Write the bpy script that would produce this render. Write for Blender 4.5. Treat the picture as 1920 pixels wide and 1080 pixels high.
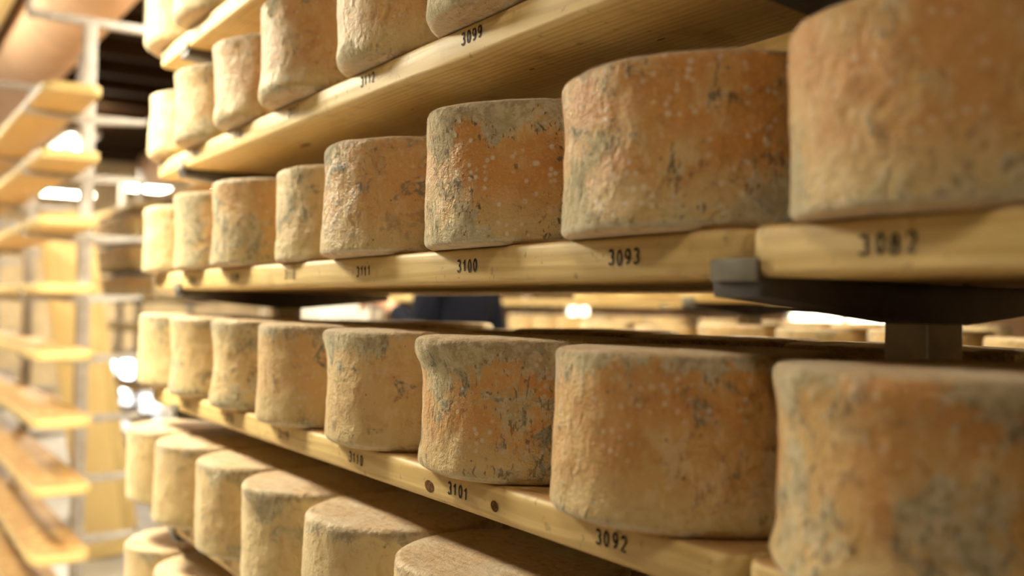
import bpy, bmesh, math, random
from mathutils import Vector, Matrix, noise

for o in list(bpy.data.objects):
    bpy.data.objects.remove(o, do_unlink=True)
sc = bpy.context.scene
COL = sc.collection

# world axes: +y runs along the rack away from the camera, +x crosses the rack, z up; camera at the origin
# ------------------------------------------------------------------ camera
FPX, YAW, PIT, ROL = 1879.32, .580812, .0211976, -.01810048
fw = Vector((math.sin(YAW)*math.cos(PIT), math.cos(YAW)*math.cos(PIT), math.sin(PIT)))
rt = Vector((math.cos(YAW), -math.sin(YAW), 0))
up = rt.cross(fw)
c_, s_ = math.cos(ROL), math.sin(ROL)
R_ = c_*rt - s_*up
U_ = s_*rt + c_*up
cam_d = bpy.data.cameras.new('camera')
cam_d.sensor_width = 36
cam_d.lens = FPX/1920*36
cam_d.clip_start = .02
cam_d.dof.use_dof = True
cam_d.dof.focus_distance = 1.20
cam_d.dof.aperture_fstop = 2.4
cam = bpy.data.objects.new('camera', cam_d)
COL.objects.link(cam)
cam.matrix_world = Matrix(((R_.x, U_.x, -fw.x, 0), (R_.y, U_.y, -fw.y, 0), (R_.z, U_.z, -fw.z, 0), (0, 0, 0, 1)))
sc.camera = cam

# ------------------------------------------------------------------ world, exposure, large lights
w = bpy.data.worlds.new('world'); sc.world = w; w.use_nodes = True
w.node_tree.nodes['Background'].inputs[0].default_value = (1, .85, .65, 1)
w.node_tree.nodes['Background'].inputs[1].default_value = .3
vs = sc.view_settings
vs.view_transform = 'Standard'; vs.look = 'None'; vs.gamma = 1; vs.exposure = 0.08
vs.use_curve_mapping = False
cy = sc.cycles
cy.max_bounces = 5; cy.diffuse_bounces = 3; cy.glossy_bounces = 2; cy.transmission_bounces = 1
cy.caustics_reflective = False; cy.caustics_refractive = False

WARM = (1, .917, .675)
WHITE = (1, .945, .80)
# tube lamps hung over the aisles: x, y, z, length, watt
LAMPS = [(-.10, 3.0, 1.00, 1.1, 118), (-.45, 6.6, 1.40, 1.4, 115), (-.6, .2, 1.55, 1.2, 1),  # the last lamp on this line is an added weak fill
         (1.58, 1.9, 1.62, 1.5, 50), (1.58, 4.6, 1.62, 1.5, 60), (1.80, 11.0, 1.60, 1.3, 90),
         (2.78, 3.0, 1.62, 1.5, 60), (2.78, 6.6, 1.62, 1.5, 60)]
for lx, ly, lz, ll, lw in LAMPS:
    ld = bpy.data.lights.new('tube_light', 'AREA'); ld.shape = 'RECTANGLE'
    ld.size = .30; ld.size_y = ll; ld.energy = lw; ld.color = WHITE if ly > 6 else WARM
    lo = bpy.data.objects.new('tube_light', ld); COL.objects.link(lo)
    lo.location = (lx, ly, lz-.045)
    lu = bpy.data.lights.new('added_uplight', 'AREA'); lu.shape = 'RECTANGLE'      # uplight added over each lamp to brighten the air ducts
    lu.size = .2; lu.size_y = ll; lu.energy = lw*(1.5 if lx < 0 and ly > 5 else .5); lu.color = WARM
    lo = bpy.data.objects.new('added_uplight', lu); COL.objects.link(lo)
    lo.location = (lx, ly, lz+.075); lo.rotation_euler = (math.pi, 0, 0)

# ------------------------------------------------------------------ node helpers
def new_mat(name):
    m = bpy.data.materials.new(name); m.use_nodes = True
    nt = m.node_tree
    return m, nt, nt.nodes['Principled BSDF']

def N(nt, typ, **kw):
    n = nt.nodes.new(typ)
    for k, v in kw.items():
        if k in n.inputs: n.inputs[k].default_value = v
        else: setattr(n, k, v)
    return n

def sock(nt, v, inp):
    if isinstance(v, (int, float)): inp.default_value = v
    elif isinstance(v, (tuple, list)):
        inp.default_value = tuple(v) if len(v) == 4 or inp.type == 'VECTOR' else (*v, 1)
    else: nt.links.new(v, inp)

def math_(nt, op, a, b=0, clamp=False):
    n = nt.nodes.new('ShaderNodeMath'); n.operation = op; n.use_clamp = clamp
    sock(nt, a, n.inputs[0]); sock(nt, b, n.inputs[1]); return n.outputs[0]

def mapr(nt, v, a, b, c=0, d=1):
    n = nt.nodes.new('ShaderNodeMapRange'); n.interpolation_type = 'SMOOTHSTEP'
    sock(nt, v, n.inputs[0])
    for i, x in enumerate((a, b, c, d)): sock(nt, x, n.inputs[i+1])
    return n.outputs[0]

def mix(nt, f, a, b, mode='MIX'):
    n = nt.nodes.new('ShaderNodeMix'); n.data_type = 'RGBA'; n.blend_type = mode
    sock(nt, f, n.inputs[0]); sock(nt, a, n.inputs[6]); sock(nt, b, n.inputs[7]); return n.outputs[2]

def tex(nt, co, scale, detail=4, rough=.55, dist=0.):
    n = N(nt, 'ShaderNodeTexNoise', Scale=scale, Detail=detail, Roughness=rough, Distortion=dist)
    nt.links.new(co, n.inputs['Vector']); return n.outputs[0]

def vor(nt, co, scale, feature='F1', rand=1.):
    n = N(nt, 'ShaderNodeTexVoronoi', feature=feature, Scale=scale, Randomness=rand)
    nt.links.new(co, n.inputs['Vector']); return n

def obj_coord(nt, spread=30., scale=None):
    tc = N(nt, 'ShaderNodeTexCoord'); oi = N(nt, 'ShaderNodeObjectInfo')
    cmb = N(nt, 'ShaderNodeCombineXYZ')
    nt.links.new(math_(nt, 'MULTIPLY', oi.outputs['Random'], spread), cmb.inputs[0])
    nt.links.new(math_(nt, 'MULTIPLY', oi.outputs['Random'], spread*1.7), cmb.inputs[1])
    nt.links.new(math_(nt, 'MULTIPLY', oi.outputs['Random'], -spread*.6), cmb.inputs[2])
    ad = N(nt, 'ShaderNodeVectorMath', operation='ADD')
    if scale:
        mp = N(nt, 'ShaderNodeMapping'); mp.inputs['Scale'].default_value = scale
        nt.links.new(tc.outputs['Object'], mp.inputs[0]); nt.links.new(mp.outputs[0], ad.inputs[0])
    else: nt.links.new(tc.outputs['Object'], ad.inputs[0])
    nt.links.new(cmb.outputs[0], ad.inputs[1])
    return tc, ad.outputs[0]

def attr(nt, name):
    n = N(nt, 'ShaderNodeAttribute', attribute_type='OBJECT', attribute_name=name); return n.outputs['Fac']

def bump(nt, b, h, strength, dist):
    n = N(nt, 'ShaderNodeBump', Strength=strength, Distance=dist); nt.links.new(h, n.inputs['Height'])
    nt.links.new(n.outputs[0], b.inputs['Normal']); return n

# ------------------------------------------------------------------ materials
def mat_wood(name, light, dark, stain=True, rough=.55):
    m, nt, b = new_mat(name)
    tc, co = obj_coord(nt, 20, (1, .09, 1))
    n1 = tex(nt, co, 9, 3, .5, .6)
    wv = N(nt, 'ShaderNodeTexWave', wave_type='RINGS', rings_direction='Y', Scale=34, Distortion=6, Detail=1)
    wv.inputs['Detail Scale'].default_value = 1.2
    nt.links.new(co, wv.inputs['Vector'])
    fine = tex(nt, co, 160, 1, .6)
    c = mix(nt, math_(nt, 'MULTIPLY', mapr(nt, wv.outputs['Fac'], .45, .95), .55), light, dark)
    c = mix(nt, math_(nt, 'MULTIPLY', mapr(nt, n1, .35, .7), .45), c, tuple(x*.86 for x in light))
    c = mix(nt, math_(nt, 'MULTIPLY', mapr(nt, fine, .5, .75), .25), c, dark)
    tc2, co2 = obj_coord(nt, 20)
    if stain:
        s1 = tex(nt, co2, 16, 3, .6)
        c = mix(nt, math_(nt, 'MULTIPLY', mapr(nt, s1, .56, .72), .35), c, (.36, .20, .075))
        # orange-brown rind stain soaked into the upper face where wheels stand
        sep = N(nt, 'ShaderNodeSeparateXYZ'); nt.links.new(tc.outputs['Normal'], sep.inputs[0])
        top = mapr(nt, sep.outputs[2], .55, .9)
        c = mix(nt, math_(nt, 'MULTIPLY', top, math_(nt, 'MULTIPLY', mapr(nt, s1, .25, .5), .8)), c, (.34, .165, .055))
        g = tex(nt, co2, 60, 2, .65)
        c = mix(nt, math_(nt, 'MULTIPLY', mapr(nt, g, .63, .72), .4), c, (.16, .10, .05))
    nt.links.new(c, b.inputs['Base Color'])
    b.inputs['Roughness'].default_value = rough
    h = math_(nt, 'ADD', math_(nt, 'MULTIPLY', fine, .5), wv.outputs['Fac'])
    bump(nt, b, h, .25, .0012)
    return m

def mat_cheese():
    m, nt, b = new_mat('cheese_rind')
    tc, co = obj_coord(nt, 40)
    sep = N(nt, 'ShaderNodeSeparateXYZ'); nt.links.new(tc.outputs['Object'], sep.inputs[0])
    z = sep.outputs[2]
    nrm = N(nt, 'ShaderNodeSeparateXYZ'); nt.links.new(tc.outputs['Normal'], nrm.inputs[0])
    tone, mold, blue = attr(nt, 'tone'), attr(nt, 'mould'), attr(nt, 'blue')
    M, A, S = (lambda a, b: math_(nt, 'MULTIPLY', a, b)), (lambda a, b: math_(nt, 'ADD', a, b)), (lambda a, b: math_(nt, 'SUBTRACT', a, b))
    huge = tex(nt, co, 6.5, 2, .5)
    big = tex(nt, co, 13, 3, .58)
    mid = tex(nt, co, 30, 5, .64, .9)
    fine = tex(nt, co, 95, 3, .66)
    grit = tex(nt, co, 330, 2, .65)
    mpz = N(nt, 'ShaderNodeMapping'); mpz.inputs['Scale'].default_value = (1, 1, .42); nt.links.new(co, mpz.inputs[0])
    flk = tex(nt, mpz.outputs[0], 80, 2, .62)
    side = mapr(nt, math_(nt, 'ABSOLUTE', nrm.outputs[2]), .55, .85, 1, 0)
    # paste-coloured rind: orange to straw
    orange = mix(nt, mapr(nt, big, .36, .62), (.56, .255, .058), (.60, .365, .115))
    straw = mix(nt, mapr(nt, big, .36, .62), (.74, .59, .31), (.66, .49, .24))
    c = mix(nt, tone, orange, straw)
    c = mix(nt, M(mapr(nt, mid, .50, .64), .55), c, mix(nt, tone, (.47, .205, .052), (.55, .36, .14)))
    # cream flakes
    fk = M(mapr(nt, flk, .50, .60), mapr(nt, big, .40, .58))
    c = mix(nt, M(fk, .45), c, (.72, .56, .34))
    c = mix(nt, M(mapr(nt, grit, .52, .68), .22), c, (.74, .56, .33))
    # foot of the wheel goes straw-yellow
    low = mapr(nt, A(z, M(S(big, .5), .14)), .012, .06, 1, 0)
    c = mix(nt, M(low, .7), c, (.60, .47, .22))
    # grey-olive felt of mould in broad ragged fields, thickest near both rims
    rim_t = mapr(nt, z, .118, .165); rim_b = mapr(nt, z, .0, .035, 1, 0)
    drive = A(A(M(S(huge, .5), .75), A(.5, A(M(S(big, .5), .35), A(M(S(mid, .5), .45), A(M(S(fine, .5), .28), M(S(grit, .5), .14)))))), A(M(rim_t, .13), M(rim_b, .06)))
    cap = attr(nt, 'cap')
    drive = A(drive, A(M(math_(nt, 'MAXIMUM', cap, 0.), M(.17, mapr(nt, A(z, M(S(mid, .5), .16)), .085, .15))), M(math_(nt, 'MAXIMUM', M(cap, -1.), 0.), M(.19, mapr(nt, A(z, M(S(mid, .5), .14)), .0, .065, 1, 0)))))
    thr = S(.725, M(mold, .195))
    fm = mapr(nt, S(drive, thr), -.055, .06)
    felt = mix(nt, mapr(nt, fine, .38, .62), (.37, .325, .19), (.55, .49, .34))
    felt = mix(nt, M(mapr(nt, mid, .52, .62), .5), felt, (.36, .335, .24))
    c = mix(nt, M(fm, .82), c, felt)
    # dark scabs and cracks where the felt breaks
    edge = M(mapr(nt, S(drive, thr), -.10, .0), mapr(nt, S(drive, thr), .03, .11, 1, 0))
    cr = tex(nt, co, 36, 2, .6, 2.)
    crk = M(mapr(nt, math_(nt, 'ABSOLUTE', S(cr, .5)), .0, .022, 1, 0), mapr(nt, mid, .52, .60))
    scab = mapr(nt, A(tex(nt, mpz.outputs[0], 210, 1, .55, .6), M(S(mid, .5), .5)), .58, .64)
    crm = M(edge, math_(nt, 'MAXIMUM', crk, M(scab, .8)))
    crm = math_(nt, 'MULTIPLY', crm, A(.2, M(mold, 1.1)), True)
    c = mix(nt, M(crm, .80), c, (.085, .055, .022))
    # blue-green tufts in clusters
    bn = A(mid, M(S(huge, .5), .7))
    bz = S(1, M(.6, mapr(nt, z, .05, .10, 1, 0)))
    bm = M(mapr(nt, bn, S(.72, M(blue, .20)), S(.79, M(blue, .20))), mapr(nt, fine, .44, .54))
    c = mix(nt, M(M(bm, bz), M(.8, mapr(nt, blue, .0, .2))), c, (.13, .15, .11))
    # dark pits
    v2 = vor(nt, co, 110)
    sp = mapr(nt, v2.outputs['Distance'], .10, .22, 1, 0)
    vs_ = N(nt, 'ShaderNodeSeparateXYZ'); nt.links.new(v2.outputs['Color'], vs_.inputs[0])
    c = mix(nt, M(M(sp, mapr(nt, vs_.outputs[0], .90, .94)), .8), c, (.12, .085, .045))
    # white powder dots
    v1 = v2
    dot = mapr(nt, v1.outputs['Distance'], .15, .45, 1, 0)
    v1s = N(nt, 'ShaderNodeSeparateXYZ'); nt.links.new(v1.outputs['Color'], v1s.inputs[0])
    dmask = M(mapr(nt, S(1, big), .48, .58), mapr(nt, v1s.outputs[1], .52, .60))
    dots = M(M(dot, dmask), A(.15, M(mold, .85)))
    c = mix(nt, M(dots, .8), c, (.70, .63, .47))
    # chalky lower edge
    foot = mapr(nt, A(z, M(S(fine, .5), .012)), .003, .011, 1, 0)
    c = mix(nt, M(M(foot, side), .7), c, (.66, .61, .47))
    # upper face: pinkish-beige dry cloth-marked crust
    mp = N(nt, 'ShaderNodeMapping'); mp.inputs['Scale'].default_value = (3.4, .8, 1); mp.inputs['Rotation'].default_value = (0, 0, .9)
    nt.links.new(co, mp.inputs[0])
    st = tex(nt, mp.outputs[0], 34, 4, .72)
    crust = mix(nt, mapr(nt, st, .40, .60), (.62, .46, .29), (.52, .35, .18))
    crust = mix(nt, M(mapr(nt, fine, .54, .64), .65), crust, (.33, .20, .10))
    crust = mix(nt, M(mapr(nt, big, .48, .62), .7), crust, (.60, .50, .36))
    c = mix(nt, side, crust, c)
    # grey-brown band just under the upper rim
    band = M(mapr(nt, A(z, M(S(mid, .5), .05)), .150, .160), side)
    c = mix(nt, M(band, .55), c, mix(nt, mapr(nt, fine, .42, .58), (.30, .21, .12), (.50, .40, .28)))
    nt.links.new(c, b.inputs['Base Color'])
    nt.links.new(mapr(nt, fm, 0, 1, .52, .9), b.inputs['Roughness'])
    b.inputs['Specular IOR Level'].default_value = .35
    b.inputs['Sheen Weight'].default_value = .28
    b.inputs['Sheen Roughness'].default_value = .4
    b.inputs['Sheen Tint'].default_value = (1, .95, .85, 1)
    h = A(A(M(mid, 1.2), M(fine, 1.0)), A(M(grit, .35), M(flk, .5)))
    bump(nt, b, h, .9, .0036)
    return m

def mat_plain(name, col, rough=.5, metal=0., var=.12, scale=20, bmp=.1, spec=.5):
    m, nt, b = new_mat(name)
    tc, co = obj_coord(nt, 10)
    n = tex(nt, co, scale, 2, .6)
    nt.links.new(mix(nt, mapr(nt, n, .3, .7), tuple(x*(1-var) for x in col), tuple(min(1, x*(1+var)) for x in col)), b.inputs['Base Color'])
    b.inputs['Roughness'].default_value = rough; b.inputs['Metallic'].default_value = metal
    b.inputs['Specular IOR Level'].default_value = spec
    bump(nt, b, n, bmp, .003)
    return m

def mat_emit(name, col, s):
    m, nt, b = new_mat(name)
    b.inputs['Base Color'].default_value = (.8, .8, .8, 1)
    b.inputs['Emission Color'].default_value = (*col, 1); b.inputs['Emission Strength'].default_value = s
    return m

WOOD = mat_wood('spruce_board', (.75, .555, .235), (.50, .31, .095))
WOOD2 = mat_wood('spruce_board_clean', (.78, .60, .28), (.64, .44, .165), stain=False)
CHEESE = mat_cheese()
INK = mat_plain('branded_ink', (.022, .012, .008), .8, bmp=.0)
KNOT = mat_plain('knot_wood', (.15, .075, .03), .9, var=.5, scale=250, spec=.05)
STEEL = mat_plain('dark_grey_steel', (.085, .078, .078), .45, .2, scale=40)  # arm tone darkened to carry the shade below the lips
LIPM = mat_plain('lit_lip_steel', (.20, .18, .14), .5, .1, scale=60)  # lighter than the arms: the lit lip face is put into the colour
POST = mat_plain('galvanised_post', (.62, .56, .46), .5, .1, scale=30)
POSTL = mat_plain('pale_painted_post', (.47, .44, .42), .5, .1, scale=30)
FLOORM = mat_plain('wet_concrete', (.48, .46, .43), .32, scale=3, var=.25)
WALLM = mat_plain('cream_plaster', (.66, .50, .30), .9, scale=4, var=.15, bmp=.4)
WALLB = mat_plain('brown_wall', (.22, .12, .055), .9, scale=4, var=.3, bmp=.4)
CEILM = mat_plain('dark_ceiling_boards', (.022, .011, .005), .9, scale=6, var=.4, spec=.05)
BEAMM = mat_wood('dark_beam', (.036, .017, .006), (.018, .008, .003), stain=False, rough=.8)
BEAMM.node_tree.nodes['Principled BSDF'].inputs['Specular IOR Level'].default_value = .05
DUCT = mat_plain('peach_air_duct', (.88, .60, .40), .75, scale=5, var=.08, bmp=.3)
DUCTB = mat_plain('duct_band', (.45, .30, .18), .6)
WHITEM = mat_plain('white_plastic', (.84, .82, .77), .4, var=.03)
TUBE = mat_emit('lit_tube', (1, .87, .64), 32)
TUBE.cycles.emission_sampling = 'NONE'   # the area lamps in each fixture carry its light
DAY = mat_emit('added_daylight_glow', (.90, .94, 1.), 9)
DAYW = mat_emit('added_warm_glow', (1, .86, .62), 6)
JACK = mat_plain('navy_cloth', (.006, .007, .014), .9, scale=60, var=.3, bmp=.5, spec=.15)
TROU = mat_plain('grey_trousers', (.04, .04, .045), .85, scale=60)
SKIN = mat_plain('skin', (.60, .33, .20), .5, var=.06)
HAIR = mat_plain('brown_hair', (.05, .028, .014), .6, scale=150, var=.4, bmp=.6)
SHOE = mat_plain('black_rubber', (.02, .02, .02), .5)

# ------------------------------------------------------------------ mesh helpers
def link(name, me, mat=None, parent=None, loc=None, rot=None):
    o = bpy.data.objects.new(name, me); COL.objects.link(o)
    if mat is not None and me is not None and not me.materials: me.materials.append(mat)
    if parent is not None: o.parent = parent
    if loc is not None: o.location = loc
    if rot is not None: o.rotation_euler = rot
    return o

def to_mesh(bm, name, smooth=None):
    bmesh.ops.recalc_face_normals(bm, faces=bm.faces)
    me = bpy.data.meshes.new(name); bm.to_mesh(me); bm.free()
    if smooth == 'all':
        for p in me.polygons: p.use_smooth = True
    elif smooth:
        for p in me.polygons: p.use_smooth = True
        me.set_sharp_from_angle(angle=smooth)
    return me

def box_mesh(name, lo, hi, bev=0., seg=2):
    bm = bmesh.new(); bmesh.ops.create_cube(bm, size=1)
    for v in bm.verts:
        for i in range(3): v.co[i] = lo[i] + (v.co[i]+.5)*(hi[i]-lo[i])
    if bev: bmesh.ops.bevel(bm, geom=bm.edges[:], offset=bev, segments=seg, affect='EDGES', profile=.5)
    return to_mesh(bm, name, .7 if bev else None)

def cyl_mesh(name, p0, p1, r, seg=20, cap=True, r2=None):
    bm = bmesh.new(); p0 = Vector(p0); p1 = Vector(p1); d = p1-p0
    bmesh.ops.create_cone(bm, cap_ends=cap, segments=seg, radius1=r, radius2=r if r2 is None else r2, depth=d.length)
    q = d.to_track_quat('Z', 'Y').to_matrix().to_4x4()
    bmesh.ops.transform(bm, matrix=Matrix.Translation((p0+p1)/2) @ q, verts=bm.verts)
    return to_mesh(bm, name, .8)

def tag(o, label=None, cat=None, group=None, kind=None):
    if label: o['label'] = label
    if cat: o['category'] = cat
    if group: o['group'] = group
    if kind: o['kind'] = kind
    return o

def empty(name, loc=(0, 0, 0), rot=(0, 0, 0)):
    o = bpy.data.objects.new(name, None); COL.objects.link(o); o.location = loc; o.rotation_euler = rot
    o.empty_display_size = .05; return o

def struct(name, me, mat, parent=None):
    o = link(name, me, mat, parent)
    if parent is None: o['kind'] = 'structure'
    return o

# ------------------------------------------------------------------ room shell
FZ, CZ = -1.42, 2.12
X0, X1, Y0, Y1 = -2.3, 6.5, -3.0, 16.0
struct('floor', box_mesh('floor', (X0-.1, Y0-.1, FZ-.1), (X1+.1, Y1+.1, FZ)), FLOORM)
struct('ceiling', box_mesh('ceiling', (X0-.1, Y0-.1, CZ), (X1+.1, Y1+.1, CZ+.1)), CEILM)
struct('wall_left', box_mesh('wall_left', (X0-.1, Y0, FZ), (X0, Y1, CZ)), mat_plain('tan_plaster', (.16, .11, .06), .9, scale=4, var=.15, bmp=.4))
struct('wall_near', box_mesh('wall_near', (X0, Y0-.1, FZ), (X1, Y0, CZ)), WALLB)

def wall_with_holes(name, axis, pos, a0, a1, holes, mat, th=.12):
    """wall in the plane axis=pos, running a0..a1, holes (b0,b1,z0,z1) left open"""
    bm = bmesh.new()
    cuts_a = sorted({a0, a1, *[h[0] for h in holes], *[h[1] for h in holes]})
    cuts_z = sorted({FZ, CZ, *[h[2] for h in holes], *[h[3] for h in holes]})
    for i in range(len(cuts_a)-1):
        for j in range(len(cuts_z)-1):
            ca = (cuts_a[i]+cuts_a[i+1])/2; cz = (cuts_z[j]+cuts_z[j+1])/2
            if any(h[0] < ca < h[1] and h[2] < cz < h[3] for h in holes): continue
            r = bmesh.ops.create_cube(bm, size=1)
            for v in r['verts']:
                t = cuts_a[i] + (v.co.x+.5)*(cuts_a[i+1]-cuts_a[i]); d = pos + (v.co.y+.5)*th
                zz = cuts_z[j] + (v.co.z+.5)*(cuts_z[j+1]-cuts_z[j])
                v.co = (d, t, zz) if axis == 'x' else (t, d, zz)
    return struct(name, to_mesh(bm, name), mat)

added_win_r = [(4.55, 5.75, -.35, .45), (8.4, 8.85, -.32, .08)]  # made-up openings for glowing panes that give bright blurs behind the racks
wall_with_holes('wall_right', 'x', X1, Y0, Y1, added_win_r, WALLB)
added_hatch = (2.75, 4.05, FZ+.0, -.72)  # made-up low opening; its glow stands in for daylight reflected on the floor
wall_with_holes('wall_far', 'y', Y1, X0, X1, [added_hatch], WALLM)

def added_window(name, axis, pos, h, glass):
    """frame bars and two panes in a wall hole"""
    a0, a1, z0, z1 = h; t = .05
    def bx(n, s0, s1, q0, q1, d0, d1):
        return box_mesh(n, (d0, s0, q0), (d1, s1, q1), .004) if axis == 'x' else box_mesh(n, (s0, d0, q0), (s1, d1, q1), .004)
    root = empty(name, (0, 0, 0)); root['kind'] = 'structure'
    for k, (s0, s1, q0, q1) in enumerate([(a0, a1, z0, z0+t), (a0, a1, z1-t, z1), (a0, a0+t, z0+t, z1-t), (a1-t, a1, z0+t, z1-t), ((a0+a1)/2-t/2, (a0+a1)/2+t/2, z0+t, z1-t)]):
        link('frame_bar', bx('frame_bar', s0, s1, q0, q1, pos+.01, pos+.07), WHITEM, root)
    m = (a0+a1)/2
    for s0, s1 in ((a0+t, m-t/2), (m+t/2, a1-t)):
        link('pane', bx('pane', s0, s1, z0+t, z1-t, pos+.035, pos+.045), glass, root)
added_window('added_window_1', 'x', X1, added_win_r[0], DAYW)
added_window('added_window_2', 'x', X1, added_win_r[1], DAYW)
added_window('added_window_3', 'y', Y1, added_hatch, DAY)

# ceiling beams
for i in range(24):
    y = Y0+.5+i*.72
    struct('trim_%d' % (i+1), box_mesh('ceiling_beam', (X0, y, CZ-.17), (X1, y+.16, CZ), .01), BEAMM)

# ------------------------------------------------------------------ ducts and rails near the ceiling
def duct(x, z, r, y0, y1, label, bands):
    root = empty('air_duct', (x, y0, z)); tag(root, label, 'duct')
    L = y1-y0; bm = bmesh.new(); seg = 40; rows = int(L/.12)
    ring = []
    for j in range(rows+1):
        y = L*j/rows
        s = 1+.006*math.sin(y*19)
        ring.append([bm.verts.new((r*s*math.cos(a*2*math.pi/seg), y, r*s*math.sin(a*2*math.pi/seg))) for a in range(seg)])
    for j in range(rows):
        for a in range(seg):
            bm.faces.new((ring[j][a], ring[j][(a+1) % seg], ring[j+1][(a+1) % seg], ring[j+1][a]))
    bm.faces.new(ring[0]); bm.faces.new(ring[-1])
    link('duct_sleeve', to_mesh(bm, 'duct_sleeve', 1.), DUCT, root)
    for b in bands:
        link('band', cyl_mesh('band', (0, b-y0-.03, 0), (0, b-y0+.03, 0), r*1.02, 40), DUCTB, root)
        link('hanger', cyl_mesh('hanger', (0, b-y0, r), (0, b-y0, CZ-z), .006, 8), STEEL, root)
duct(1.06, 1.80, .245, 3.2, 15.6, 'large peach-coloured round air duct above the bare-board rack', [9.6, 12.6, 15])
duct(3.32, 1.80, .25, 2.2, 13.7, 'peach air duct with dark bands seen behind the left end of the cheese shelves', [4.5, 6.2, 7.9, 9.3, 10.6, 12, 13.4])
rail = link('ceiling_rail', box_mesh('ceiling_rail', (.62, 2.6, 1.74), (.74, 15.8, 1.86), .01), WOOD2)
tag(rail, 'yellow wooden rail running under the ceiling beside the peach duct', 'rail')
for y in (4.2, 8, 12, 15):
    link('hanger', cyl_mesh('hanger', (.68, y, 1.85), (.68, y, CZ), .008, 8), STEEL, rail)

# ------------------------------------------------------------------ tube lamps
def lamp(x, y, z, ln, label, along='y', wid=.32):
    root = empty('tube_lamp', (x, y, z)); tag(root, label, 'lamp', 'ceiling tube lamps')
    def bx(n, lx, ly, lz0, lz1, b=.0):
        return box_mesh(n, (-lx, -ly, lz0), (lx, ly, lz1), b) if along == 'y' else box_mesh(n, (-ly, -lx, lz0), (ly, lx, lz1), b)
    link('housing', bx('housing', wid/2, ln/2+.03, 0, .06, .008), WHITEM, root)
    for s in (-1, 1):
        d = (s*wid*.28, 0)
        p0, p1 = ((d[0], -ln/2, -.018), (d[0], ln/2, -.018)) if along == 'y' else ((-ln/2, d[0], -.018), (ln/2, d[0], -.018))
        link('tube', cyl_mesh('tube', p0, p1, .016, 12), TUBE, root)
    for s in (-.4, .4):
        p = (0, s*ln) if along == 'y' else (s*ln, 0)
        link('hanger', cyl_mesh('hanger', (*p, .05), (*p, CZ-z), .005, 8), STEEL, root)
    return root
names = ['far half of the front aisle', 'end of the front aisle beside the bare boards', 'near part of the front aisle beside the camera, added as fill',
         'near part of the aisle behind the cheese shelves', 'middle of the aisle behind the cheese shelves', 'far part of the aisle behind the cheese shelves',
         'near part of the rearmost aisle', 'far part of the rearmost aisle']
for (lx, ly, lz, ll, lw), nm in zip(LAMPS, names):
    lamp(lx, ly, lz, ll, 'white twin-tube lamp hanging over the ' + nm)
for x, ln, z, nm in ((2.24, .75, 1.42, 'bright glowing lamp at the far wall seen under the upper bare boards'), (3.85, 1.7, 1.57, 'bright glowing lamp at the far wall seen beside the cheese shelves')):
    lamp(x, 14.2, z, ln, nm, 'x', .3)
    ld = bpy.data.lights.new('tube_light', 'AREA'); ld.shape = 'RECTANGLE'; ld.size = ln; ld.size_y = .3; ld.energy = 55; ld.color = WARM
    lo = bpy.data.objects.new('tube_light', ld); COL.objects.link(lo); lo.location = (x, 14.2, z-.045)

# ------------------------------------------------------------------ racks
LV, LV0, BT, BW = .2705, .072, .042, .226     # level spacing, board-top height of level 0, board thickness and width
def ztop(k): return LV0 + LV*k
AH = .053
def arm_mesh():
    """double cantilever arm, centre at the post axis; local z=0 is the upper face"""
    bm = bmesh.new(); w2 = AH/2
    prof = [(-.2545, 0), (-.2535, -.0165), (-.03, -.037), (.03, -.037), (.2535, -.0165), (.2545, 0)]
    a = [bm.verts.new((x, -w2, z)) for x, z in prof]; b = [bm.verts.new((x, w2, z)) for x, z in prof]
    n = len(prof)
    bm.faces.new(a); bm.faces.new(b[::-1])
    for i in range(n): bm.faces.new((a[i], b[i], b[(i+1) % n], a[(i+1) % n]))
    bmesh.ops.bevel(bm, geom=bm.edges[:], offset=.0012, segments=2, affect='EDGES', profile=.5)
    return to_mesh(bm, 'arm', .6)
ARM = arm_mesh()
ARM2 = arm_mesh()
LIP = box_mesh('lip', (-.0022, -AH/2, -.0035), (.0022, AH/2, .0155), .0018)
POSTME = {}
def rack(xf, posts, levels, label, mat_post, top=1.26, guard=False, mat_arm=None):
    xc = xf+.254
    root = empty('storage_rack', (xc, posts[0], FZ)); tag(root, label, 'rack')
    for py in posts:
        yy = py-posts[0]
        link('post', box_mesh('post', (-.027, yy-.025, 0), (.027, yy+.025, top-FZ), .003), mat_post, root)
        link('foot', box_mesh('foot', (-.25, yy-.03, 0), (.25, yy+.03, .05), .004), mat_post, root)
        for k in levels:
            a = link('arm', ARM if mat_arm is None else ARM2, mat_arm or STEEL, root, (0, yy, ztop(k)-BT-FZ))
            for s in (-1, 1):
                link('lip', LIP, LIPM, a, (s*.2565, 0, 0))
        if guard:
            g = link('top_bar', box_mesh('top_bar', (-.262, yy-.018, top-FZ-.012), (.262, yy+.018, top-FZ+.024), .003), mat_post, root)
            for s in (-1, 1):
                link('upright', box_mesh('upright', (s*.25-.012, yy-.012, top-FZ+.02), (s*.25+.012, yy+.012, top-FZ+.25), .002), mat_post, g)
    return root

LEVELS = range(-5, 4)
rack(.609, [-1.12, .5905, 2.29], LEVELS, 'grey steel cantilever rack carrying the boards of mouldy cheese wheels', POST)
rack(.609, [4.837, 6.54, 8.24], LEVELS, 'pale steel cantilever rack with bare boards on its left side only', POSTL, guard=True, mat_arm=POSTL)
rack(2.03, [-1.2, .46, 2.155], LEVELS, 'steel rack in the second row, seen through the gap behind the middle shelf', POST)
rack(2.03, [4.75, 6.5, 8.25, 10.0, 10.8], LEVELS, 'far steel rack of the second row, beyond the cross aisle', POST)
rack(3.95, [2.6, 4.4, 6.2, 8.0], LEVELS, 'rearmost steel rack along the brown wall', POST)

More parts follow.
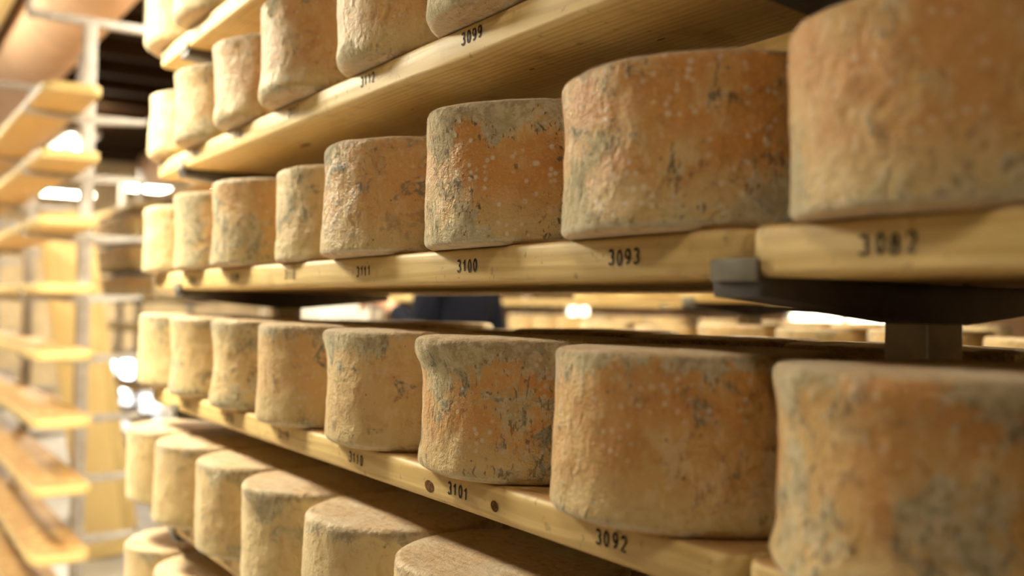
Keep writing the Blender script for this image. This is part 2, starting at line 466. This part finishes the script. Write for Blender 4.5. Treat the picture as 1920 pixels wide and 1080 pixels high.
def board_mesh(L, wid=BW, th=BT, rc=.022, seed=0):
    """plank along +y from y=0, x 0..wid, top at z=0, rounded corners and softened edges, slightly uneven"""
    bm = bmesh.new(); rng = random.Random(seed)
    pts = []
    for cx, cy, a0 in ((wid-rc, rc, -90), (wid-rc, L-rc, 0), (rc, L-rc, 90), (rc, rc, 180)):
        for i in range(6):
            a = math.radians(a0+i*18); pts.append((cx+rc*math.cos(a), cy+rc*math.sin(a)))
    f = bm.faces.new([bm.verts.new((x, y, 0)) for x, y in pts])
    g = bmesh.ops.extrude_face_region(bm, geom=[f])
    for v in g['geom']:
        if isinstance(v, bmesh.types.BMVert): v.co.z -= th
    es = [e for e in bm.edges if abs(e.verts[0].co.z-e.verts[1].co.z) < 1e-6]
    bmesh.ops.bevel(bm, geom=es, offset=.0075, segments=3, affect='EDGES', profile=.5)
    return to_mesh(bm, 'shelf_board', .75)

# stroke digits, each in a 0..1 box
def arc(cx, cy, rx, ry, a0, a1, n=9):
    return [(cx+rx*math.cos(math.radians(a0+(a1-a0)*i/n)), cy+ry*math.sin(math.radians(a0+(a1-a0)*i/n))) for i in range(n+1)]
DIG = {
 '0': [arc(.5, .5, .42, .5, 90, 450, 18)],
 '1': [[(.15, .70), (.55, 1), (.55, 0)]],
 '2': [arc(.5, .72, .42, .28, 170, -35, 10)+[(.08, 0), (.95, 0)]],
 '3': [arc(.45, .75, .42, .25, 150, -80, 10)+arc(.45, .26, .46, .27, 80, -150, 10)],
 '4': [[(.7, 0), (.7, 1), (.05, .3), (1, .3)]],
 '5': [[(.9, 1), (.2, 1), (.15, .58)]+arc(.45, .32, .45, .32, 120, -150, 10)],
 '6': [arc(.5, .3, .42, .3, 180, 540, 14)+[(.1, .5), (.3, .85), (.75, 1)]],
 '7': [[(.05, 1), (.95, 1), (.4, 0)]],
 '8': [arc(.5, .75, .36, .25, -90, 270, 14), arc(.5, .26, .43, .27, 90, 450, 14)],
 '9': [arc(.5, .7, .42, .3, 0, 360, 14)+[(.9, .5), (.7, .15), (.25, 0)]],
}
def number_mesh(txt, hgt=.0135, adv=.0126, dw=.0076, sw=.0027):
    """flat branded digits; local x to the right, y up, centred"""
    bm = bmesh.new(); W = adv*(len(txt)-1)+dw
    rng = random.Random(txt)
    for i, ch in enumerate(txt):
        ox = -W/2+i*adv+rng.uniform(-.0006, .0006); oy = -hgt/2+rng.uniform(-.0008, .0008)
        for st in DIG[ch]:
            P = [Vector((ox+x*dw, oy+y*hgt)) for x, y in st]
            off = []
            for j, p in enumerate(P):
                a = P[max(0, j-1)]; b = P[min(len(P)-1, j+1)]
                if (P[0]-P[-1]).length < 1e-6 and j in (0, len(P)-1): a, b = P[-2], P[1]
                d = (b-a).normalized(); n = Vector((-d.y, d.x))
                ww = sw/2*rng.uniform(.85, 1.15)
                off.append((bm.verts.new((p.x+n.x*ww, p.y+n.y*ww, 0)), bm.verts.new((p.x-n.x*ww, p.y-n.y*ww, 0))))
            for j in range(len(P)-1):
                bm.faces.new((off[j][0], off[j][1], off[j+1][1], off[j+1][0]))
    me = bpy.data.meshes.new('stamped_number'); bm.to_mesh(me); bm.free(); return me
# digits face -x : right = -y, up = z
NUMROT = Matrix(((0, 0, -1, 0), (-1, 0, 0, 0), (0, 1, 0, 0), (0, 0, 0, 1)))

BM_FULL = board_mesh(1.925)
def board(x, y0, k, label, group=None, mat=WOOD, me=BM_FULL, dz=0.):
    o = link('shelf_board', me, mat if not me.materials else None, None, (x, y0, ztop(k)+dz))
    if mat is not WOOD: o.material_slots[0].link = 'OBJECT'; o.material_slots[0].material = mat
    tag(o, label, 'board', group); return o
def stamp(b, txt, y, z):
    o = link('stamped_number', number_mesh(txt), INK, b)
    loc = Vector((-.0006, y-b.location.y, z-b.location.z))
    o.matrix_local = Matrix.Translation(loc) @ NUMROT
    o['label'] = 'dark branded number ' + txt
    return o

NY = lambda n: .4457+.29*n
NUMS = {-2: {1: '3091', 2: '3102', 3: '3109', 4: '3120', 5: '3127', 6: '3138', 7: '3145'},
        -1: {0: '3083', 1: '3092', 2: '3101', 3: '3110', 4: '3119', 5: '3128', 6: '3137', 7: '3146'},
        0: {0: '3082', 1: '3093', 2: '3100', 3: '3111', 4: '3118', 5: '3129', 6: '3136', 7: '3147'},
        1: {1: '3094', 2: '3099', 3: '3112', 4: '3117', 5: '3130', 6: '3135', 7: '3148'},
        2: {5: '3131', 6: '3134', 7: '3149'}, -3: {5: '3126', 6: '3139', 7: '3144'}}
NZ = {1: -.016, 0: -.021, -1: -.0195}
NOFF = {1: .0, 0: .0, -1: .012}
SHELF = {3: 'highest', 2: 'top-left', 1: 'upper', 0: 'middle', -1: 'lower', -2: 'bottom', -3: 'lowest visible'}
FRONTB = {}
for k in (-3, -2, -1, 0, 1, 2, 3):
    b = board(.609, .587, k, {3: 'spruce shelf board above the picture, over the top-left cheese wheels', 2: 'spruce shelf board at the top left holding the highest wheels',
        1: 'spruce shelf board branded 3099 and 3112, seen from below', 0: 'spruce shelf board branded 3093, 3100 and 3111 at eye level',
        -1: 'spruce shelf board branded 3092, 3101 and 3110 seen from above', -2: 'spruce shelf board under the pale flat-topped wheels',
        -3: 'lowest spruce shelf board at the bottom left, mostly hidden by wheels'}[k])
    FRONTB[k] = b
    for n, t in NUMS.get(k, {}).items():
        if n >= 1: stamp(b, t, NY(n)+NOFF.get(k, 0), ztop(k)+NZ.get(k, -.021))
for k in (-1, 0, 1):
    b = board(.609, .583-1.925, k, {1: 'near spruce shelf board above the top right corner', 0: 'near spruce shelf board branded 3082 above the dark bracket', -1: 'near spruce shelf board at the bottom right corner under the blurred wheel'}[k])
    for n, t in NUMS.get(k, {}).items():
        if n < 1: stamp(b, t, NY(n)+NOFF.get(k, 0), ztop(k)+NZ.get(k, -.021))
    FRONTB[('near', k)] = b
for k in (-2, -1, 0, 1):
    board(.609+.508-BW, .587, k, 'rear spruce board behind the posts on the %s shelf' % SHELF[k], 'rear boards of the cheese rack')
    if k in (-1, 0): board(.609+.508-BW, .583-1.925, k, 'near rear spruce board behind the posts on the %s shelf' % SHELF[k], 'rear boards of the cheese rack')

def knot(b, y, z, ry, rz, on='front', x=0):
    bm = bmesh.new(); vs_ = []
    for i in range(14):
        a = i*2*math.pi/14; q = 1+.08*math.sin(2*a+y*40)
        if on == 'front': vs_.append(bm.verts.new((-.0005, ry*q*math.cos(a), rz*q*math.sin(a))))
        else: vs_.append(bm.verts.new((rz*q*math.sin(a), ry*q*math.cos(a), -.0005)))
    bm.faces.new(vs_)
    o = link('knot', to_mesh(bm, 'knot'), KNOT, b)
    o.location = (0, y-b.location.y, z-b.location.z) if on == 'front' else (x-b.location.x, y-b.location.y, -BT)
knot(FRONTB[-1], 1.108, -.2235, .0115, .0075)
knot(FRONTB[-1], .955, -.222, .008, .0065)
knot(FRONTB[1], 1.03, 0, .006, .0018, 'under', .70)
knot(FRONTB[1], .83, 0, .007, .0016, 'under', .735)
knot(FRONTB[1], 1.78, 0, .022, .006, 'under', .70)
knot(FRONTB[1], 1.35, 0, .005, .0016, 'under', .70)

# ------------------------------------------------------------------ cheese wheels
def cheese_mesh(r, h, seed, seg=110, lip=.0, foot=.0, waist=.0, rough=1., fil=.010, nz=22, fb=.012):
    """turned wheel with lumpy sides, overhanging upper rim flaps and a spread foot; z 0..h"""
    prof = [(0, 0), (.35*r, .0), (.7*r, 0)]
    fz = fb*.8
    for i in range(7):
        a = math.radians(-90+i*15); prof.append((r-fb+fb*math.cos(a), fz+fz*math.sin(a)))
    for i in range(1, nz):
        prof.append((r, fz+(h-fil-fz)*i/nz))
    for i in range(7):
        a = math.radians(i*15); prof.append((r-fil+fil*math.cos(a), h-fil+fil*math.sin(a)))
    prof += [(.82*r, h+.0005), (.62*r, h+.001), (.40*r, h+.0012), (.2*r, h+.0012), (0, h+.0012)]
    so = Vector((seed*13.7, seed*7.1, seed*3.3)); bm = bmesh.new(); rings = []
    for (pr, pz) in prof:
        if pr < 1e-6:
            rings.append([bm.verts.new((0, 0, pz))]); continue
        ring = []
        t = pz/h
        for j in range(seg):
            a = 2*math.pi*j/seg; d = Vector((math.cos(a), math.sin(a), 0))
            q = d*pr+Vector((0, 0, pz))
            low = noise.noise(q*9+so)*.0045*rough
            mid = noise.noise(q*34+so*2)*.0016*rough+noise.noise(q*80+so)*.0007*rough
            dr = low+mid
            flap = max(0., noise.noise(d*1.7+so*3)+.25)
            if t > .70: dr += lip*flap*math.sin(min(1, (t-.70)/.22)*math.pi/2)**2*(1 if pr > r*.85 else 0)
            if t < .22: dr += foot*max(0., noise.noise(d*1.5-so)+.35)*((.22-t)/.22)
            dr -= waist*math.sin(math.pi*t)
            k = min(1, pr/(.85*r))
            dz = 0.
            if pz > h*.85: dz = (noise.noise(q*14+so)*.0016+noise.noise(q*50-so)*.0006)*rough
            ring.append(bm.verts.new((d.x*(pr+dr*k), d.y*(pr+dr*k), max(0, pz+dz))))
        rings.append(ring)
    for i in range(len(rings)-1):
        A, B = rings[i], rings[i+1]
        if len(A) == 1:
            for j in range(seg): bm.faces.new((A[0], B[(j+1) % seg], B[j]))
        elif len(B) == 1:
            for j in range(seg): bm.faces.new((A[j], A[(j+1) % seg], B[0]))
        else:
            for j in range(seg): bm.faces.new((A[j], A[(j+1) % seg], B[(j+1) % seg], B[j]))
    me = to_mesh(bm, 'cheese_wheel', 'all'); me.materials.append(CHEESE); return me

CAPS = {(-1, 1): .9, (-1, 2): .75, (-1, 3): .5, (-1, 0): .5, (0, 2): .7, (0, 3): .25, (1, 2): -1., (1, 3): -.6, (1, 4): -.6, (1, 5): -.4, (1, 6): -.3, (0, 0): -.35, (0, 1): -.3, (-1, 4): .3, (2, 6): -.5}
def cheese(me, x, y, z, rot, tone, mould, blue, label, group=None):
    o = link('cheese_wheel', me, None, None, (x, y, z), (0, 0, rot))
    o['tone'] = tone; o['mould'] = mould; o['blue'] = blue
    tag(o, label, 'cheese', group); return o

# level, n, dy, x, r, h, tone, mould, blue, lip, foot, waist, label
CH = [
 (0, 0, .0, .708, .137, .152, .05, .45, .25, .004, .008, .0, 'large orange cheese wheel at the top right corner, on the board branded 3082'),
 (0, 1, .0, .705, .141, .158, .0, .8, .35, .004, .004, .002, 'orange cheese wheel with white specks and dark cracks above the number 3093'),
 (0, 2, .005, .705, .140, .165, .0, 1.0, .30, .007, .0, .003, 'cheese wheel with the darkest grey-brown mould patches, above the number 3100'),
 (0, 3, .02, .697, .140, .163, .2, .18, 1., .001, .004, .0, 'smooth orange wheel with blue-green spots above the number 3111'),
 (0, 4, .0, .712, .129, .157, .75, .35, .35, .0, .0, .002, 'smaller straw-coloured wheel above the number 3118'),
 (0, 5, .006, .705, .142, .163, .30, .75, .5, .004, .004, .002, 'brown-speckled wheel on the middle shelf, third from its far end'),
 (0, 6, .002, .705, .141, .163, .45, .55, .2, .004, .0, .004, 'wheel on the middle shelf, second from its far end'),
 (0, 7, .0, .705, .138, .156, .75, .4, .1, .004, .002, .002, 'pale wheel at the far left end of the middle shelf'),
 (-1, 0, .012, .708, .136, .160, .1, .65, .4, .014, .016, .004, 'blurred mouldy wheel filling the bottom right corner'),
 (-1, 1, .012, .705, .138, .162, .1, .6, .45, .007, .008, .001, 'orange wheel with a grey mould cap above the number 3092'),
 (-1, 2, .012, .705, .135, .164, .05, .7, .6, .015, .006, .003, 'orange wheel with an overhanging furry grey rim above the number 3101'),
 (-1, 3, .012, .705, .136, .165, .55, .45, .75, .009, .004, .002, 'straw-orange wheel with a green-spotted upper band above the number 3110'),
 (-1, 4, .012, .705, .139, .167, .40, .50, .85, .003, .002, .0, 'wheel with blue-green mould along its upper rim above the number 3119'),
 (-1, 5, .012, .705, .135, .169, .75, .85, .35, .012, .004, .008, 'lumpy pale wheel on the lower shelf, third from its far end'),
 (-1, 6, .012, .705, .137, .170, .7, .7, .5, .005, .008, .006, 'grey-mottled pale wheel on the lower shelf, second from its far end'),
 (-1, 7, .012, .705, .135, .172, .85, .4, .1, .006, .006, .002, 'pale wheel at the far left end of the lower shelf'),
 (1, 2, .0, .705, .141, .165, .6, .9, .5, .0, .004, .0, 'grey-footed wheel cut by the top edge above the number 3099'),
 (1, 3, .0, .705, .137, .165, .2, .35, .3, .003, .006, .002, 'orange-tan wheel above the number 3112'),
 (1, 4, .015, .697, .140, .165, .15, .4, .4, .004, .006, .003, 'tall-looking orange wheel above the number 3117'),
 (1, 5, .013, .705, .139, .162, .25, .4, .35, .004, .004, .003, 'orange wheel on the upper shelf, third from its far end'),
 (1, 6, .01, .705, .140, .162, .45, .75, .3, .004, .006, .003, 'grey-speckled wheel on the upper shelf, second from its far end'),
 (1, 7, -.002, .712, .133, .160, .9, .35, .1, .0, .0, .0, 'pale wheel at the far left end of the upper shelf'),
 (2, 5, .0, .705, .140, .163, .6, .6, .3, .003, .006, .002, 'wheel on the top-left shelf cut by the top edge, third from its far end'),
 (2, 6, .01, .700, .141, .163, .7, .6, .2, .003, .012, .002, 'cream wheel at the top left, resting on the highest visible board'),
 (2, 7, .006, .705, .140, .163, .9, .3, .1, .003, .002, .0, 'white-lit wheel at the far left end of the highest visible board'),
 (-2, 1, .01, .690, .142, .172, .8, .3, .1, .0, .0, .0, 'straw wheel at the bottom edge under the number 3092'),
 (-2, 2, .01, .688, .143, .168, .85, .35, .1, .003, .0, .0, 'wheel with a cracked beige top at the bottom edge, nearest of its row'),
 (-2, 3, .012, .686, .143, .172, .95, .0, .05, .003, .0, .0, 'straw-yellow wheel with a cracked flat beige top under the number 3110'),
 (-2, 4, .010, .688, .142, .172, .95, .05, .05, .009, .0, .001, 'straw-yellow wheel with a swollen brown rim under the number 3119'),
 (-2, 5, .008, .694, .142, .172, .75, .45, .1, .003, .0, .0, 'tan wheel in the bottom row, third from its far end'),
 (-2, 6, .01, .690, .143, .173, .7, .25, .05, .002, .0, .0, 'smooth tan wheel in the bottom row, second from its far end'),
 (-2, 7, .008, .694, .142, .173, .8, .3, .1, .004, .0, .0, 'pale-topped wheel at the far left end of the bottom row'),
 (-3, 5, .0, .694, .142, .172, .8, .3, .1, .003, .0, .0, 'wheel at the bottom left corner, third from the end of the lowest row'),
 (-3, 6, .0, .692, .142, .172, .8, .3, .1, .003, .0, .0, 'pink-topped wheel cut by the bottom left edge, second in the lowest row'),
 (-3, 7, .0, .694, .142, .172, .8, .3, .1, .003, .0, .0, 'pale-topped wheel at the far left end of the lowest row'),
]
ORD = ['nearest', 'second', 'third', 'fourth', 'fifth', 'sixth', 'seventh', 'eighth', 'ninth', 'tenth', 'eleventh']
FUZZM = mat_plain('pale_mould_fuzz', (.62, .55, .42), .95, bmp=0.)
def fuzz(o, me, r, h, seed, count):
    rng = random.Random(seed); V = []; F = []
    polys = [p for p in me.polygons if p.center.z > .004]
    so = Vector((seed*2.3, seed, 1))
    while len(F) < count:
        p = polys[rng.randrange(len(polys))]; c = p.center
        dens = .35+.65*max(0, min(1, (c.z-.6*h)/(.35*h)))+.5*noise.noise(c*14+so)
        if p.normal.z > .7 and math.hypot(c.x, c.y) < .8*r: dens *= .15
        if rng.random() > dens: continue
        vs = [me.vertices[i].co for i in p.vertices]
        a, b_ = rng.random(), rng.random()
        q = vs[0].lerp(vs[1], a).lerp(vs[-1].lerp(vs[-2], a) if len(vs) == 4 else vs[2], b_)
        d = (p.normal+Vector((rng.uniform(-.7, .7), rng.uniform(-.7, .7), rng.uniform(-.6, .6)))).normalized()
        t = d.cross(Vector((rng.uniform(-1, 1), rng.uniform(-1, 1), rng.uniform(-1, 1)))).normalized()*.00013
        ln = rng.uniform(.0012, .0034)
        i = len(V); V += [q-t, q+t, q+d*ln]; F.append((i, i+1, i+2))
    m2 = bpy.data.meshes.new('mould_fuzz'); m2.from_pydata(V, [], F)
    f = link('mould_fuzz', m2, FUZZM, o); f['kind'] = 'stuff'; f['label'] = 'fine pale mould fuzz on the rind'

POOL = [cheese_mesh(.131+.0022*i, .158+.003*i, 50+i, 56, .004, .004, .002, nz=10) for i in range(5)]
for i, (k, n, dy, x, r, h, tone, mould, blue, lip, foot, waist, lab) in enumerate(CH):
    near = n <= 5
    if k >= -1: x += .008 if k == 0 else .005; r += .0015
    me = cheese_mesh(r, h, i+1, 128 if near else 72, lip, foot, waist, nz=26 if near else 16, fb={1: .024, 2: .024, 0: .012, -1: .017}.get(k, .012))
    o = cheese(me, x, NY(n)+dy, ztop(k), 0, tone, mould, blue, lab)
    o['cap'] = CAPS.get((k, n), 0.)
    if n <= 4 and k > -2: fuzz(o, me, r, h, i, int(2500+4500*mould))

rg = random.Random(7)
for k in (-2, -1, 0, 1):
    for n in range(-1 if k in (-1, 0) else 1, 8):
        cheese(POOL[rg.randrange(5)], 1.034+rg.uniform(-.003, .006), NY(n)+rg.uniform(-.004, .004), ztop(k), rg.uniform(0, 6.28), rg.uniform(0, .6), rg.uniform(.4, .9), rg.uniform(.1, .6),
               'dark wheel in the rear row of the %s shelf, %s from its far left end' % (SHELF[k], ORD[7-n] if n < 7 else 'first'), 'rear-row wheels on the %s shelf' % SHELF[k])
# second rack: boards and pale wheels seen through the gap
for k in range(-3, 3):
    board(2.03, .80, k, 'board on the %s shelf of the second-row rack behind the cheese shelves' % SHELF[k], 'front boards of the second-row rack')
    board(2.03, -1.13, k, 'nearer board on the %s shelf of the second-row rack' % SHELF[k], 'nearer front boards of the second-row rack')
    for n in range(-2, 9):
        y = 2.29-.286*(n)
        if k in (-2, -1, 0, 1):
            if .46 < y+.14 and y-.14 < .46 and False: continue
            cheese(POOL[rg.randrange(5)], 2.03+.088+rg.uniform(-.006, .0), y+rg.uniform(-.003, .003), ztop(k), rg.uniform(0, 6.28), rg.uniform(.6, .95), rg.uniform(.15, .4), .1,
                   'pale wheel on the %s shelf of the second-row rack, %s from its far end' % (SHELF[k], 'first' if n == -1 else ORD[n+1]), 'pale wheels of the second-row rack, %s shelf' % SHELF[k]) if -1 <= n < 8 else None
# far rack of the second row: boards, some wheels
for s, y0 in enumerate((4.55, 6.5, 8.45)):
    for k in range(-4, 4):
        if s == 0 and k in (0, 1): continue
        board(2.03, y0+(.7 if s == 2 else 0), k, '%s front board, %s level of the far second-row rack, counted upwards' % (('near', 'middle', 'far')[s], 'first' if k == -4 else ORD[k+4]), 'front boards of the far second-row rack')
        if k in (0,) and s: board(2.03+.508-BW, y0, k, '%s rear board of the far second-row rack' % ('near', 'middle', 'far')[s], 'rear boards of the far second-row rack')
        if (s == 2 and k in (0, 1, 2)) or (s == 1 and k in (-2, 1)):
            for n in range(6 if s == 2 else 7):
                cheese(POOL[rg.randrange(5)], 2.115, y0+(.7 if s == 2 else 0)+.14+.285*n+rg.uniform(-.003, .003), ztop(k), rg.uniform(0, 6.28), rg.uniform(.1, .5), .5, .2,
                       'brown wheel on the %s board, level %s, of the far second-row rack, %s along' % (('near', 'middle', 'far')[s], ORD[k+4], 'first' if n == 0 else ORD[n]), 'wheels of the far second-row rack')
board(2.312, 4.52, 0, 'yellow rear board end of the far second-row rack, left of the person', None, WOOD2)
# rearmost rack
for s, y0 in enumerate((2.35, 4.3, 6.25)):
    for k in range(-3, 3):
        board(3.95, y0, k, '%s board of the rearmost rack, %s level counted upwards' % (('near', 'middle', 'far')[s], 'first' if k == -3 else ORD[k+3]), 'boards of the rearmost rack')
        if (s+k) % 3 != 1 and k in (-2, -1, 1):
            for n in range(6):
                cheese(POOL[rg.randrange(5)], 4.036, y0+.15+.3*n+rg.uniform(-.01, .01), ztop(k), rg.uniform(0, 6.28), rg.uniform(.4, .9), .3, .1,
                       'wheel on the %s board of the rearmost rack, %s level, %s along' % (('near', 'middle', 'far')[s], ORD[k+3], 'first' if n == 0 else ORD[n]), 'wheels of the rearmost rack')
# bare boards of the rack to the left
BARE = {3: 'topmost bare board of the left rack, its underside lit', 2: 'second bare board from the top of the left rack', 1: 'third bare board from the top of the left rack', 0: 'bare board of the left rack at eye level',
        -1: 'bare board of the left rack just below eye level', -2: 'bare board of the left rack, third from the bottom of the picture', -3: 'bare board of the left rack, second from the bottom of the picture', -4: 'bare board of the left rack at the bottom edge', -5: 'lowest bare board of the left rack near the floor'}
BARE_ME = board_mesh(1.925, rc=.055)
for k in LEVELS:
    board(.606, 4.34, k, BARE[k], 'bare boards of the left rack', WOOD, BARE_ME)
    board(.606, 6.28, k, 'farther bare board of the left rack, %s from the top' % ('first' if k == 3 else ORD[3-k]), 'farther bare boards of the left rack', WOOD, BARE_ME)

# planks leaning in the rear bay of the bare rack
def plank(bottom, top, wdir, label):
    b = Vector(bottom); t = Vector(top); ax = (t-b).normalized(); t = b+ax*1.925
    wd = Vector(wdir); wd = (wd-ax*wd.dot(ax)).normalized(); nn = wd.cross(ax)
    o = link('leaning_plank', BM_FULL); o.material_slots[0].link = 'OBJECT'; o.material_slots[0].material = WOOD2
    M = Matrix(((wd.x, ax.x, nn.x, 0), (wd.y, ax.y, nn.y, 0), (wd.z, ax.z, nn.z, 0), (0, 0, 0, 1)))
    o.matrix_world = Matrix.Translation(b-wd*BW/2) @ M
    tag(o, label, 'plank')
plank((1.29, 5.95, FZ+.01), (.98, 6.02, .50), (.9, -.25, 0), 'yellow plank leaning behind the bare boards, its foot reaching farthest right')
plank((1.19, 5.86, FZ+.01), (.93, 5.98, .50), (.9, -.25, 0), 'yellow plank leaning left of the other one behind the pale post')

# white box on the far rack
root = empty('white_crate', (2.06, 4.66, ztop(-1)))
tag(root, 'white plastic crate on the far rack, left of the dark-clothed person', 'crate')
cw, cd, chh, t = .27, .34, .232, .006
x0c = -.13
link('front_panel', box_mesh('front_panel', (x0c, 0, .004), (x0c+cw, t, chh), .002), WHITEM, root)
link('back_panel', box_mesh('back_panel', (x0c, cd-t, .004), (x0c+cw, cd, chh), .002), WHITEM, root)
link('side_panel', box_mesh('side_panel', (x0c, t, .004), (x0c+t, cd-t, chh), .002), WHITEM, root)
link('side_panel', box_mesh('side_panel', (x0c+cw-t, t, .004), (x0c+cw, cd-t, chh), .002), WHITEM, root)
link('base', box_mesh('base', (x0c, 0, 0), (x0c+cw, cd, .006), .002), WHITEM, root)

# ------------------------------------------------------------------ person in dark clothes in the cross aisle
def skin(name, verts, edges, radii, mat, parent=None, root=0, sub=2):
    me = bpy.data.meshes.new(name); me.from_pydata([Vector(v) for v in verts], edges, [])
    o = link(name, me, mat, parent)
    md = o.modifiers.new('skin', 'SKIN'); md.use_smooth_shade = True
    for i, r in enumerate(radii):
        sv = me.skin_vertices[0].data[i]
        sv.radius = r if isinstance(r, tuple) else (r, r); sv.use_root = (i == root)
    ms = o.modifiers.new('sub', 'SUBSURF'); ms.levels = sub; ms.render_levels = sub
    return o

px, py = 2.30, 3.98
P = empty('person', (px, py, FZ), (0, 0, math.radians(18))); P.scale = (1.06, 1.06, 1.06)
tag(P, 'person in a dark navy jacket standing behind the cheese shelves, one hand at a board', 'person')
# local: faces +y, x to their right ; z from the floor
V = [(0, 0, .98), (0, .0, 1.14), (0, -.02, 1.32), (0, -.02, 1.46), (0, -.01, 1.56), (0, .015, 1.64), (0, .02, 1.74),
     (-.10, 0, .92), (-.11, .015, .52), (-.11, -.02, .10), (-.11, .10, .04),
     (.10, 0, .92), (.11, .015, .52), (.11, -.02, .10), (.11, .10, .04),
     (-.17, -.02, 1.47), (-.215, .0, 1.22), (-.16, .22, 1.34), (-.15, .27, 1.355),
     (.17, -.02, 1.47), (.24, -.03, 1.19), (.23, .08, .96), (.23, .10, .90)]
E_ = [(0, 1), (1, 2), (2, 3), (3, 4), (4, 5), (5, 6), (0, 7), (7, 8), (8, 9), (9, 10), (0, 11), (11, 12), (12, 13), (13, 14),
      (3, 15), (15, 16), (16, 17), (17, 18), (3, 19), (19, 20), (20, 21), (21, 22)]
RD = [(.15, .10), (.135, .09), (.16, .105), (.14, .085), .052, .075, .082, .085, .055, .04, .035, .085, .055, .04, .035,
      .055, .043, .032, .028, .055, .043, .032, .028]
body = skin('body', V, E_, RD, SKIN, P)
# head shape, face and hair
def blob(name, loc, s, mat, par, seg=20):
    bm = bmesh.new(); bmesh.ops.create_uvsphere(bm, u_segments=seg, v_segments=seg//2+2, radius=1)
    for v in bm.verts:
        v.co = Vector((v.co.x*s[0], v.co.y*s[1], v.co.z*s[2]))+Vector(loc)
    return link(name, to_mesh(bm, name, 'all'), mat, par)
blob('head', (0, .02, 1.70), (.076, .095, .118), SKIN, P, 28)
bm = bmesh.new(); bmesh.ops.create_cone(bm, cap_ends=True, segments=12, radius1=.017, radius2=.006, depth=.045)
bmesh.ops.transform(bm, matrix=Matrix.Translation((0, .118, 1.70)) @ Matrix.Rotation(math.radians(-20), 4, 'X'), verts=bm.verts)
link('nose', to_mesh(bm, 'nose', 'all'), SKIN, P)
for s in (-1, 1):
    blob('eye', (s*.031, .098, 1.722), (.013, .010, .010), WHITEM, P, 12)
    blob('ear', (s*.077, .012, 1.70), (.010, .020, .032), SKIN, P, 12)
blob('mouth', (0, .106, 1.648), (.024, .006, .006), mat_plain('lips', (.45, .16, .12), .5), P, 12)
bm = bmesh.new(); bmesh.ops.create_uvsphere(bm, u_segments=28, v_segments=18, radius=1)
for v in bm.verts: v.co = Vector((v.co.x*.086, v.co.y*.106, v.co.z*.122))+Vector((0, .008, 1.712))
bmesh.ops.delete(bm, geom=[v for v in bm.verts if (v.co.y > .055 and v.co.z < 1.765) or v.co.z < 1.655], context='VERTS')
hr = link('hair', to_mesh(bm, 'hair', 'all'), HAIR, P)
sd = hr.modifiers.new('thick', 'SOLIDIFY'); sd.thickness = .012
# jacket and trousers follow the body
JV = [(0, 0, .90), (0, 0, 1.04), (0, 0, 1.18), (0, -.02, 1.34), (0, -.02, 1.46), (0, -.012, 1.545),
      (-.165, -.02, 1.46), (-.215, .0, 1.22), (-.165, .20, 1.33), (.165, -.02, 1.46), (.24, -.03, 1.19), (.23, .07, .98)]
skin('jacket', JV, [(0, 1), (1, 2), (2, 3), (3, 4), (4, 5), (4, 6), (6, 7), (7, 8), (4, 9), (9, 10), (10, 11)],
     [(.18, .13), (.175, .12), (.17, .115), (.185, .125), (.165, .105), .068, .075, .060, .048, .075, .060, .048], JACK, P)
TV = [(0, 0, .98), (-.10, 0, .90), (-.11, .015, .52), (-.11, -.02, .09), (.10, 0, .90), (.11, .015, .52), (.11, -.02, .09)]
skin('trousers', TV, [(0, 1), (1, 2), (2, 3), (0, 4), (4, 5), (5, 6)], [(.155, .115), .105, .075, .062, .105, .075, .062], TROU, P)
for s in (-1, 1):
    bm = bmesh.new(); bmesh.ops.create_uvsphere(bm, u_segments=18, v_segments=12, radius=1)
    for v in bm.verts:
        v.co = Vector((v.co.x*.052, v.co.y*.14, max(-.0, v.co.z*.075+.03)))+Vector((s*.11, .05, 0))
    link('shoe', to_mesh(bm, 'shoe', 'all'), SHOE, P)
def hand(wrist, fwd, up_, side, par):
    f = Vector(fwd).normalized(); u = Vector(up_); u = (u-f*u.dot(f)).normalized(); sdir = f.cross(u)*side
    wv = Vector(wrist)
    palm = skin('hand', [wv, wv+f*.045, wv+f*.085], [(0, 1), (1, 2)], [(.024, .016), (.036, .015), (.038, .013)], SKIN, par)
    for i, ln in enumerate((.072, .08, .075, .06)):
        b0 = wv+f*.08+sdir*(.027-.018*i)
        skin('finger', [b0, b0+f*ln*.5-u*.006, b0+f*ln*.78-u*.024, b0+f*ln*.85-u*.045], [(0, 1), (1, 2), (2, 3)], [.009, .0088, .008, .007], SKIN, palm)
    t0 = wv+f*.025+sdir*.03
    skin('thumb', [t0, t0+f*.03+sdir*.022-u*.008, t0+f*.055+sdir*.026-u*.02], [(0, 1), (1, 2)], [.0115, .0105, .008], SKIN, palm)
hand((-.15, .265, 1.355), (-.1, 1, .1), (0, 0, 1), 1, P)
hand((.23, .10, .905), (0, .25, -1), (.9, .3, 0), 1, P)
